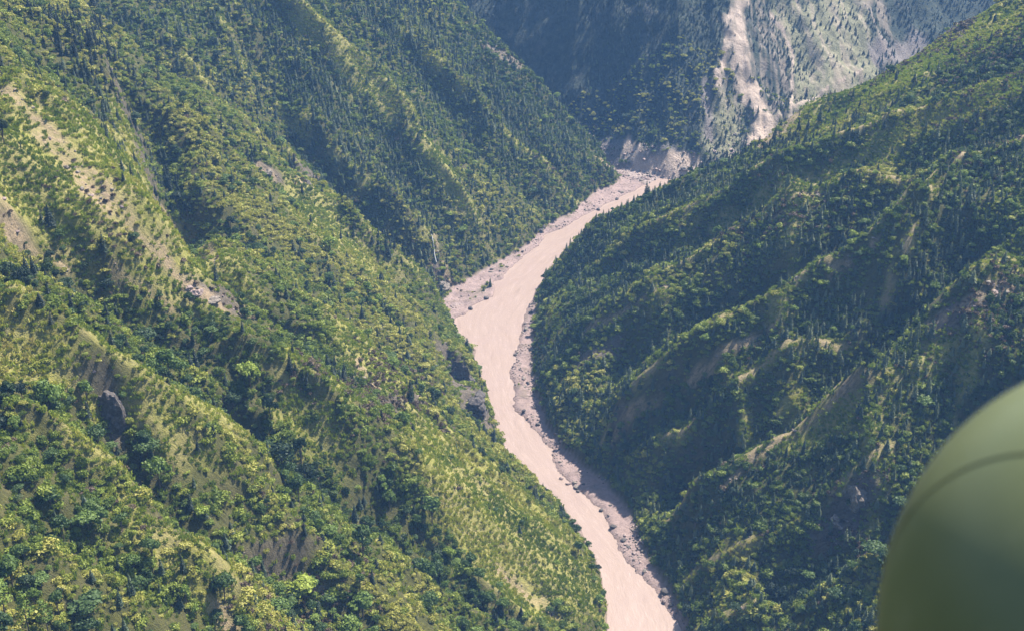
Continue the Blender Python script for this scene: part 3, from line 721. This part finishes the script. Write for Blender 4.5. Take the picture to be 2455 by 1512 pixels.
# ------------------------------------------------------------------ plants too many to count: one object each, grown on points
def source(name, meshes):
    """unlinked source collection whose members are scattered"""
    c = bpy.data.collections.new(name)
    for i, m in enumerate(meshes):
        o = bpy.data.objects.new('%s_source_%02d' % (name, i), m); c.objects.link(o)
    return c
def merged(crown, trunk):
    bm = bmesh.new(); bm.from_mesh(crown); nf = len(bm.faces); bm.from_mesh(trunk); bm.faces.ensure_lookup_table()
    for f in bm.faces[nf:]: f.material_index = 1
    me = bpy.data.meshes.new('plant'); bm.to_mesh(me); bm.free()
    me.materials.append(crown.materials[0]); me.materials.append(trunk.materials[0]); return me
def scatter(name, label, cat, d, keep, coll):
    x = d['x'][keep]; n = len(x)
    me = bpy.data.meshes.new(name); me.vertices.add(n)
    me.vertices.foreach_set('co', np.stack([x, d['y'][keep], d['z'][keep]], -1).astype(np.float32).ravel())
    for nm, key in (('size', 's'), ('tint', 't'), ('turn', 'rz')):
        a = me.attributes.new(nm, 'FLOAT', 'POINT'); a.data.foreach_set('value', d[key][keep].astype(np.float32))
    q = np.sin(d['rz'][keep] * 37); q2 = np.cos(d['rz'][keep] * 53); sz = d['s'][keep]
    a = me.attributes.new('stretch', 'FLOAT_VECTOR', 'POINT'); a.data.foreach_set('vector', np.stack([sz * (1 + .22 * q), sz * (1 - .2 * q2), sz * (1 + .24 * q * q2 + .08 * q2)], -1).astype(np.float32).ravel())
    a = me.attributes.new('kind', 'INT', 'POINT'); a.data.foreach_set('value', d['v'][keep].astype(np.int32))
    o = tag(add(name, me), label, cat, kind='stuff')
    g = bpy.data.node_groups.new(name, 'GeometryNodeTree')
    g.interface.new_socket('Geometry', in_out='INPUT', socket_type='NodeSocketGeometry'); g.interface.new_socket('Geometry', in_out='OUTPUT', socket_type='NodeSocketGeometry')
    N = g.nodes.new; L = g.links.new
    gi, go = N('NodeGroupInput'), N('NodeGroupOutput'); m2p = N('GeometryNodeMeshToPoints'); iop = N('GeometryNodeInstanceOnPoints'); ci = N('GeometryNodeCollectionInfo')
    ci.inputs['Collection'].default_value = coll; ci.inputs['Separate Children'].default_value = True; ci.inputs['Reset Children'].default_value = True
    def na(nm, t):
        q = N('GeometryNodeInputNamedAttribute'); q.data_type = t; q.inputs[0].default_value = nm; return q.outputs[0]
    L(gi.outputs[0], m2p.inputs[0]); L(m2p.outputs[0], iop.inputs['Points']); L(ci.outputs[0], iop.inputs['Instance'])
    iop.inputs['Pick Instance'].default_value = True
    L(na('kind', 'INT'), iop.inputs['Instance Index']); L(na('stretch', 'FLOAT_VECTOR'), iop.inputs['Scale'])
    cx = N('ShaderNodeCombineXYZ'); L(na('turn', 'FLOAT'), cx.inputs[2]); L(cx.outputs[0], iop.inputs['Rotation'])
    L(iop.outputs[0], go.inputs[0])
    md = o.modifiers.new('grow', 'NODES'); md.node_group = g
    return o

def in_view(d, hh):
    """plants whose top can be seen from the air over the river, with their apparent size"""
    X, Y, Z = d['x'], d['y'], d['z'] + hh * d['s']
    px, py, f = project(X, Y, Z)
    ok = (px > 5) & (px < 2450) & (py > 5) & (py < 1525)
    T = np.linspace(.30, .985, 90)[:, None]
    for a in range(0, len(X), 4000):
        q = slice(a, a + 4000)
        clear = ground(X[q] * T, Y[q] * T) < H_CAM + (Z[q] - H_CAM) * T
        ok[q] &= clear.all(0)
    return ok, px, py, d['s'] * hh / f
# ------------------------------------------------------------------ the trees and shrubs that show largest: one object each
MARKS = [(30, 60, 'the top left corner'), (320, 60, 'the top edge, upper left'), (60, 262, 'the uppermost soil scar'), (180, 400, 'the tan soil scar'), (45, 555, 'the left edge bare patch'),
         (330, 560, 'the lower soil streak'), (480, 705, 'the pale broken crag'), (640, 412, 'the crest rock knob'), (735, 438, 'the small rock step'), (600, 890, 'the lime green tree'),
         (268, 1000, 'the dark rock outcrop'), (30, 830, 'the left edge bright grass'), (440, 1000, 'the bright grass hollow'), (215, 1420, 'the layered tree'), (60, 1440, 'the tall pines'),
         (470, 850, 'the dark narrow tree'), (985, 940, 'the cone shaped conifer'), (1100, 905, 'the river cliff'), (1240, 1400, 'the pink scree'), (1440, 1400, 'the lower left river bank'),
         (1300, 1180, 'the leaning bank conifer'), (760, 1420, 'the small pink scree'), (400, 1300, 'the yellow grass spur'), (700, 1250, 'the bottom left thicket'), (1000, 1500, 'the bottom edge beside the river'),
         (1038, 590, 'the thin waterfall'), (860, 200, 'the upper yellow grass strip'), (1080, 420, 'the lower yellow grass strip'), (1060, 100, 'the far left skyline'), (1330, 300, 'the far left ridge toe'),
         (850, 600, 'the left spur crest'), (1290, 720, 'the toe of the right ridge'), (1690, 810, 'the lone bright tree'), (1750, 850, 'the middle pale crest'), (1900, 1040, 'the lower pale crest'),
         (2050, 1195, 'the pinkish cliff'), (1420, 1180, 'the rocky bar'), (1935, 1370, 'the pale topped tree'), (2100, 1420, 'the green aircraft body'), (1650, 1480, 'the lower right river bank'),
         (2385, 705, 'the white rock patch'), (2150, 560, 'the bright wooded knoll'), (1600, 480, 'the middle right skyline'), (2100, 170, 'the upper right skyline'), (2420, 340, 'the right edge pale crest')]
MXY = np.array([(m[0], m[1]) for m in MARKS])
DIRS = ['right of', 'above and right of', 'above', 'above and left of', 'left of', 'below and left of', 'below', 'below and right of']
ORD = ['nearest', 'second nearest', 'third nearest', 'fourth nearest', 'fifth nearest', 'sixth nearest', 'seventh nearest', 'eighth nearest', 'ninth nearest', 'tenth nearest', 'eleventh nearest', 'twelfth nearest']
HILL = ['left slope', 'far left slope', 'right slope', 'far mountain']
def tone(t): return 'dark green' if t < .33 else 'mid green' if t < .6 else 'bright yellow green'
def size_word(a, q): return 'large' if a > q[1] else 'medium' if a > q[0] else 'small'

def stand_tree(name, kind, cat, d, i, shapes, label, group):
    crown, trunk, h = shapes[int(d['v'][i])]
    e = bpy.data.objects.new(name, None); COL.objects.link(e)
    e.location = (d['x'][i], d['y'][i], d['z'][i]); e.rotation_euler = (0, 0, d['rz'][i]); s = float(d['s'][i]); q = math.sin(d['rz'][i] * 37); q2 = math.cos(d['rz'][i] * 53); e.scale = (s * (1 + .22 * q), s * (1 - .2 * q2), s * (1 + .24 * q * q2 + .08 * q2))
    tag(e, label, cat, group)
    c = add('crown', crown, e); c['tint'] = float(d['t'][i])
    add('trunk', trunk, e)
    return e

def individuals(d, hh, n, name, cat, kind, shapes):
    ok, px, py, ap = in_view(d, hh)
    reg = read(GREG, d['x'], d['y'])
    # no giants behind one another: the largest visible ones
    order = np.argsort(-np.where(ok, ap, 0))[:n]
    order = order[ok[order]]
    q = np.quantile(ap[order], [.35, .75])
    seen = {}; names = {}
    for i in order:
        D = np.hypot(MXY[:, 0] - px[i], MXY[:, 1] - py[i]); m = int(np.argmin(D))
        a = math.atan2(MXY[m, 1] - py[i], px[i] - MXY[m, 0]); dr = DIRS[int(round(a / (math.pi / 4))) % 8]
        seen.setdefault('%s %s %s %s %s' % (size_word(ap[i], q), tone(d['t'][i]), kind, dr, MARKS[m][2]), []).append((D[m], i))
    for lab, lst in seen.items():
        lst.sort()
        for k, (_, i) in enumerate(lst): names[i] = lab if len(lst) == 1 else ORD[min(k, 11)] + ' ' + lab.replace('bright yellow green', 'bright green').replace('above and ', 'upper ').replace('below and ', 'lower ')
    for i in order:
        lab = names[i]; gr = kind + 's on the ' + HILL[int(reg[i])]
        if shapes is SHRUBS:
            o = add(name, SHRUBS[int(d['v'][i])]); s = float(d['s'][i])
            o.location = (d['x'][i], d['y'][i], d['z'][i]); o.rotation_euler = (0, 0, d['rz'][i]); o.scale = (s, s, s); o['tint'] = float(d['t'][i])
            tag(o, lab, cat, gr)
        else:
            stand_tree(name, kind, cat, d, i, shapes, lab, gr)
    rest = np.ones(len(d['x']), bool); rest[order] = False
    return rest

# single trees the eye picks out: (x, y in view of the trunk foot, shape list, variant, scale, tint, name, category, label)
HERO = [(600, 925, 'B', 4, 1.35, .93, 'broadleaf tree', 'bright lime green round tree above a dark thicket on the left slope'),
        (560, 985, 'B', 2, 1.15, .16, 'broadleaf tree', 'dark round tree just below the bright lime green tree'),
        (650, 1010, 'B', 0, 1.3, .08, 'broadleaf tree', 'very dark broad tree right of and below the lime green tree'),
        (215, 1480, 'B', 0, 1.55, .38, 'broadleaf tree', 'tall layered green tree near the bottom left corner'),
        (155, 1300, 'B', 2, 1.1, .36, 'broadleaf tree', 'rounded green tree above the pines in the bottom left corner'),
        (470, 880, 'P', 1, 1.1, .05, 'conifer', 'dark narrow tree standing upright on the left slope below the pale crag'),
        (120, 540, 'P', 3, 1.3, .1, 'conifer', 'lone dark conifer on the yellow grass beside the soil scars'),
        (250, 610, 'P', 2, 1.0, .25, 'conifer', 'lone mid green conifer right of the bare soil patch'),
        (605, 400, 'P', 1, 1.1, .12, 'conifer', 'dark pointed conifer on the crest next to the small rocks'),
        (985, 965, 'P', 2, 1.2, .08, 'conifer', 'dark cone shaped conifer left of the river cliff'),
        (10, 345, 'B', 0, 1.0, .06, 'broadleaf tree', 'dark tree cut by the left edge above the soil scar'),
        (1935, 1395, 'B', 2, 1.0, .55, 'broadleaf tree', 'pale topped tree rising above the grove beside the dark shadow'),
        (2000, 1440, 'B', 4, .95, .38, 'broadleaf tree', 'round tree in the middle of the grove left of the green aircraft part'),
        (1690, 830, 'B', 1, 1.0, .78, 'broadleaf tree', 'lone bright bush-like tree on the shaded right slope'),
        (1280, 1195, 'P', 0, .8, .4, 'conifer', 'conifer leaning over the pale water on the left river bank'),
        (1345, 1235, 'P', 2, .8, .35, 'conifer', 'lower conifer outlined against the river on the left bank'),
        (20, 1500, 'T', 0, 1.15, .80, 'pine', 'leftmost tall pine with a bare dark trunk in the bottom left corner'),
        (70, 1512, 'T', 1, 1.05, .74, 'pine', 'second tall bare-trunked pine from the left edge'),
        (118, 1525, 'T', 2, 1.0, .70, 'pine', 'third tall bare-trunked pine from the left edge'),
        (-25, 1470, 'T', 2, 1.0, .72, 'pine', 'tall yellow green pine cut by the left edge at the bottom')]
hp = on_ground([(q[0], q[1]) for q in HERO])
for (px, py, sh, v, s, t, kind, label), P in zip(HERO, hp):
    shapes = dict(B=BROAD, P=PINES, T=TALL)[sh]
    d = dict(x=[P[0]], y=[P[1]], z=[P[2]], rz=[px * .7], s=[s], t=[t], v=[v])
    stand_tree({'broadleaf tree': 'broadleaf_tree', 'conifer': 'conifer', 'pine': 'pine_tree'}[kind], kind, 'tree', d, 0, shapes, label, None)
    for dd, rr in ((plants['broad'], 4.5), (plants['pine'], 3.5)):       # keep other trees clear of them
        m = np.hypot(dd['x'] - P[0], dd['y'] - P[1]) > rr * s
        for kk in dd: dd[kk] = dd[kk][m]

rest_b = individuals(plants['broad'], 9.5, 285, 'broadleaf_tree', 'tree', 'broadleaf tree', BROAD)
rest_p = individuals(plants['pine'], 11, 285, 'conifer', 'tree', 'conifer', PINES)
rest_s = individuals(plants['shrub'], 2.2, 280, 'shrub', 'shrub', 'leafy shrub', SHRUBS)
scatter('broadleaf_forest', 'scattered broadleaf woods covering the far parts of the slopes', 'forest', plants['broad'], rest_b, source('broadleaf', [merged(a, b) for a, b, _ in BROAD]))
scatter('conifer_forest', 'dense dark conifer woods covering the upper slopes', 'forest', plants['pine'], rest_p, source('conifer', [merged(a, b) for a, b, _ in PINES]))
scatter('scrub', 'low leafy scrub covering the steep slopes', 'scrub', plants['shrub'], rest_s, source('shrub', SHRUBS))
scatter('dry_scrub', 'dry brown scrub in patches on both slopes', 'scrub', plants['dry'], np.ones(len(plants['dry']['x']), bool), source('dry', DRY))
scatter('grass', 'yellow green tufted grass between the bushes', 'grass', plants['grass'], np.ones(len(plants['grass']['x']), bool), source('tuft', TUFTS))
# ------------------------------------------------------------------ rocks
def rock_mesh(name, seed, mat, sub=3, size=(1, 1, 1), chop=9, rough=.16, strata=0.0):
    r = np.random.default_rng(seed)
    bm = bmesh.new(); bmesh.ops.create_icosphere(bm, subdivisions=sub, radius=1)
    V = np.array([v.co[:] for v in bm.verts])
    for _ in range(chop):                                    # flat broken faces
        n = sphere_pts(1, r)[0]; d = r.uniform(.55, .88); q = V @ n - d
        V = V - np.outer(np.maximum(q, 0) * .92, n)
    D = V / (np.linalg.norm(V, axis=1)[:, None] + 1e-9)
    V = V + D * (fbm(D[:, 0] * 2.2 + seed, D[:, 1] * 2.2 + D[:, 2] * 1.7, seed, 4)[:, None] * rough * 1.6)
    if strata:
        V[:, 2] += np.round(V[:, 2] * 5 + V[:, 0] * 1.2) / 5 * strata - V[:, 2] * strata
        V[:, :2] *= 1 + .07 * np.sin(V[:, 2:3] * 21 + seed)
    V = V * np.array(size)
    for v, c in zip(bm.verts, V): v.co = c
    me = bpy.data.meshes.new(name); bm.to_mesh(me); bm.free(); me.materials.append(mat)
    return me
OUT = [(272, 1005, (10, 8, 19), M_DARK, 'rock_outcrop', 'dark jutting rock outcrop with a shaded face among bushes, lower left slope', 0),  # dark stone colour also paints in the shade on the outcrop's face
       (1100, 905, (14, 16, 24), M_DARK, 'river_cliff', 'dark rock cliff dropping to the river on the left bank, upper part', .3),
       (1140, 975, (12, 17, 18), M_DARK, 'river_cliff', 'dark rock cliff at the waterline below the upper cliff, left bank', .3),
       (470, 700, (5, 4, 2.6), M_PALE, 'crag', 'pale broken crag at the lower end of the soil scars', 0),
       (505, 722, (4, 5, 2.6), M_ROCK, 'crag', 'brown shaded rock right beside the pale broken crag', 0),
       (450, 690, (3, 2.5, 1.8), M_PALE, 'crag', 'small pale rock just left of the pale broken crag', 0),
       (640, 412, (6, 5, 4), M_ROCK, 'crag', 'grey rock knob on the crest of the left slope', .2),
       (735, 438, (5, 4, 3), M_ROCK, 'crag', 'small grey rock step right of the crest knob', .3),
       (2052, 1195, (8, 8, 15), M_ROCK, 'cliff', 'pinkish bare rock face in the shade of the right slope', .25),
       (2008, 1250, (6, 7, 8), M_ROCK, 'cliff', 'lower pinkish rock step beside the bare rock face, right slope', .3),
       (1060, 690, (8, 8, 7), M_ROCK, 'crag', 'grey rock at the gully mouth above the mud flat', .3),
       (1095, 735, (7, 8, 4), M_PALE, 'crag', 'pale rock spur where the gully meets the river', .3),
       (2385, 705, (5, 5, 3), M_PALE, 'crag', 'small white rock patch on the right slope', .2)]
op = on_ground([(q[0], q[1]) for q in OUT])
for k, ((px, py, size, mat, name, label, st), P) in enumerate(zip(OUT, op)):
    o = add(name, rock_mesh(name, 500 + k, mat, 4, size, 12, .17, st))
    o.location = (P[0], P[1] + size[1] * .25, P[2] - size[2] * .3); o.rotation_euler = (0, 0, k * 1.3)
    tag(o, label, 'rock')

B_SHAPES = [rock_mesh('boulder', 560 + i, (M_PALE, M_ROCK, M_DARK)[i % 3], 2, (1, .8 + .06 * i, .62 + .04 * i), 8, .12) for i in range(6)]
BOULD = [(1296, 556, 4.6, 2, 'dark wedge-shaped boulder on the mud flat by the narrow channel'), (1434, 505, 3.4, 2, 'dark boulder at the upper end of the mud flat'),
         (1252, 604, 2.4, 2, 'dark boulder at the lower edge of the mud flat'), (1165, 715, 3.2, 5, 'dark flat boulder at the tip of the mud flat'), (1128, 742, 3.6, 2, 'dark boulder at the stream mouth on the left bank'),
         (1478, 478, 3.0, 5, 'dark boulder highest up the mud flat'), (1215, 640, 2.2, 1, 'brown boulder midway along the mud flat'), (1350, 500, 2.6, 1, 'brown boulder below the far left slope'),
         (1255, 985, 2.6, 2, 'dark boulder at the water edge of the right gravel bar'), (1272, 750, 2.8, 2, 'dark boulder at the upper end of the right bank'), (1262, 790, 2.2, 1, 'brown boulder on the narrow right bank'),
         (1345, 1150, 2.4, 3, 'pale boulder at the upper tip of the rocky bar'), (1362, 1162, 2.8, 0, 'second pale boulder on the tip of the rocky bar'), (1385, 1178, 2.2, 2, 'dark boulder by the water along the rocky bar'),
         (1440, 1225, 2.6, 2, 'dark boulder under the undercut edge of the rocky bar'), (1470, 1262, 3.0, 5, 'dark boulder where the rocky bar narrows'), (1592, 1418, 4.2, 2, 'large dark boulder jutting into the river near the bottom'),
         (1545, 1368, 2.4, 1, 'brown boulder above the large dark river boulder'), (1500, 1305, 2.0, 0, 'pale boulder on the lower gravel bank'), (1520, 1325, 2.4, 3, 'pale boulder lower on the gravel bank'),
         (1395, 1130, 2.0, 0, 'pale boulder back from the water on the rocky bar'), (1290, 905, 2.4, 1, 'brown boulder at the foot of the right slope')]
bp = on_ground([(q[0], q[1]) for q in BOULD])
for k, ((px, py, s, v, label), P) in enumerate(zip(BOULD, bp)):
    o = add('boulder', B_SHAPES[v]); o.location = (P[0], P[1], max(P[2], 0) + s * .15); o.scale = (s, s * .8, s * .8); o.rotation_euler = (.1 * (k % 3), .1, k * 2.1)
    tag(o, label, 'boulder', 'boulders along the river banks')
x, y, z, r = jgrid(2.0, -220, 330, 560, 1640, 9)
m = read(GFLAT, x, y); k = pick(np.where((z > .05) & (z < 4.5), m * (.10 + .6 * sstep(.42, .66, vnoise(x / 16, y / 16, 441))) * np.where(x > bank_x(rb, y) - 25, .8, .22), 0), r)
qx, qy, qz, r3 = jgrid(3.0, 60, 340, 1440, 1640, 19)
q = pick(np.where(read(GREG, qx, qy) == 3, .5 * (1 - sstep(10, 55, qz)) * sstep(.35, .6, vnoise(qx / 18, qy / 18, 443)), 0), r3) & (qz > .3)
pebble = dict(x=x[k], y=y[k], z=z[k] + .1, s=np.clip(r.lognormal(-.35, .55, k.sum()), .2, 2.6), t=r.uniform(0, 1, k.sum()), v=r.choice(6, k.sum(), p=[.3, .12, .06, .3, .12, .1]), rz=r.uniform(0, 6.28, k.sum()))
sx, sy, sz_, r4 = jgrid(2.2, -520, 640, 420, 1500, 29)
sq = pick(read(SOILM, sx, sy) * .16 * (read(GREG, sx, sy) != 3) + read(ROCKM, sx, sy) * .07 * (read(GREG, sx, sy) != 3), r4) & (sz_ > 5); sn = int(sq.sum())
for kk, vv in (('x', sx[sq]), ('y', sy[sq]), ('z', sz_[sq]), ('s', np.clip(r4.lognormal(-.45, .5, sn), .25, 2.4)), ('t', r4.uniform(0, 1, sn)), ('v', r4.choice([1, 4, 3], sn)), ('rz', r4.uniform(0, 6.28, sn))): pebble[kk] = np.r_[pebble[kk], vv]
qn = int(q.sum())
for kk, vv in (('x', qx[q]), ('y', qy[q]), ('z', qz[q]), ('s', np.clip(r3.lognormal(.35, .5, qn), .5, 5)), ('t', r3.uniform(0, 1, qn)), ('v', r3.choice([0, 3, 1], qn)), ('rz', r3.uniform(0, 6.28, qn))): pebble[kk] = np.r_[pebble[kk], vv]
scatter('gravel', 'loose silt-grey stones strewn over the banks and bare scars', 'stones', pebble, np.ones(len(pebble['x']), bool), source('stone', B_SHAPES))

# ------------------------------------------------------------------ the thin fall on the far left slope
kf = NT('white water'); kf.base(kf.ramp(kf.noise(2.0, 3, .6), [(.3, (.22, .22, .22)), (.7, (.38, .38, .37))])); kf.b.inputs['Roughness'].default_value = .4
wp = on_ground([(1030, 552), (1036, 572), (1040, 592), (1041, 612), (1046, 632)])
V, F = [], []
for i, p in enumerate(wp):
    wd = .55 + .25 * math.sin(i * 2.2)
    zz = ground(p[0], p[1]) + 1.6
    V += [(p[0] - wd, p[1] - .6, zz - .3), (p[0], p[1] - 1.0, zz + .7), (p[0] + wd, p[1] - .6, zz - .3), (p[0], p[1] + .4, zz - 1.6)]
    if i: o = 4 * i; F += [(o - 4 + j, o - 4 + (j + 1) % 4, o + (j + 1) % 4, o + j) for j in range(4)]
tag(add('waterfall', mesh_np('waterfall', V, F, [kf.m], True)), 'thin white waterfall running down a gully above the mud flat', 'waterfall')

# ------------------------------------------------------------------ the green body of the aircraft, just outside its window
def paint():
    k = NT('olive green paint')
    n = k.noise(1.6, 4, .6); c = k.ramp(n, [(.3, (.082, .098, .038)), (.7, (.115, .130, .055))])
    k.base(k.mix(k.ramp(k.noise(5, 5, .7), [(.55, (0, 0, 0)), (.8, (.4, .4, .4))]), c, (.19, .195, .11)))
    k.b.inputs['Roughness'].default_value = .42; k.b.inputs['Specular IOR Level'].default_value = .4
    return k.m
M_PAINT = paint(); kd = NT('seam rubber'); kd.base((.012, .016, .008)); M_SEAM = kd.m
R_POD, D_POD = .612, 2.9
def cpos(px, py, dist):
    d = Vector([float(c) for c in ray(px, py)]); return Vector((0, 0, H_CAM)) + d * dist
C0 = cpos(2752, 1555, D_POD)
CUP = Vector((0, math.sin(PITCH), math.cos(PITCH)))
def on_pod(px, py):
    o = Vector((0, 0, H_CAM)); d = Vector([float(c) for c in ray(px, py)]).normalized(); oc = o - C0
    b = oc.dot(d); disc = max(b * b - (oc.dot(oc) - R_POD ** 2), 0); return o + d * (-b - math.sqrt(disc)) - C0
s0, s1, s2 = on_pod(2215, 1232), on_pod(2335, 1166), on_pod(2454, 1146)
AX = (s1 - s0).cross(s2 - s0).normalized()
if AX.dot(Vector((0, 0, H_CAM)) - C0) < 0: AX = -AX
lat = math.asin(max(-1, min(1, AX.dot(s0) / R_POD)))             # latitude of the seam about the nose axis
pod = bpy.data.objects.new('aircraft_pod', None); COL.objects.link(pod)
pod.location = C0; POD_Q = AX.to_track_quat('Z', 'Y')
tag(pod, 'smooth olive green rounded aircraft body with a seam, blurred in the lower right corner', 'aircraft')
def lathe(name, prof_, mat, seg=96):
    V, F = [], []
    for rr, zz in prof_:
        for j in range(seg): a = 2 * math.pi * j / seg; V.append((rr * math.cos(a), rr * math.sin(a), zz))
    V = [POD_Q @ Vector(v) for v in V]; V = [v + CUP * (.125 * v.dot(CUP)) for v in V]      # a little taller than wide
    for i in range(len(prof_) - 1):
        for j in range(seg): F.append((i * seg + j, i * seg + (j + 1) % seg, (i + 1) * seg + (j + 1) % seg, (i + 1) * seg + j))
    return add(name, mesh_np(name, V, F, [mat], True), pod)
gw = .0032
def arc(a0, a1, n, rr=R_POD): return [(rr * math.cos(a0 + (a1 - a0) * i / n), rr * math.sin(a0 + (a1 - a0) * i / n)) for i in range(n + 1)]
lathe('nose_cap', [(.0005, R_POD)] + arc(math.pi / 2 - .02, lat, 40), M_PAINT)
lathe('shell', arc(lat, -.35, 40) + [(R_POD * math.cos(-.35) * (1 - .05 * i), R_POD * math.sin(-.35) - .12 * i) for i in range(1, 8)] + [(.001, R_POD * math.sin(-.35) - .9)], M_PAINT)
lathe('seam', arc(lat - gw * 1.2, lat + gw * 1.2, 4, R_POD + .0012), M_SEAM)
# ------------------------------------------------------------------ the air of the gorge
hz = bpy.data.materials.new('blue haze'); hz.use_nodes = True
t_ = hz.node_tree; t_.nodes.clear()
o_ = t_.nodes.new('ShaderNodeOutputMaterial'); pv = t_.nodes.new('ShaderNodeVolumePrincipled')
pv.inputs['Color'].default_value = (.24, .50, 1, 1); pv.inputs['Density'].default_value = HAZE; pv.inputs['Anisotropy'].default_value = 0.0
t_.links.new(pv.outputs[0], o_.inputs['Volume'])
bm = bmesh.new(); bmesh.ops.create_cube(bm, size=1)
for v in bm.verts: v.co = (v.co.x * 5200, 1150 + v.co.y * 4200, -6 if v.co.z < 0 else 800)
me = bpy.data.meshes.new('haze'); bm.to_mesh(me); bm.free(); me.materials.append(hz)
tag(add('haze', me), kind='stuff')
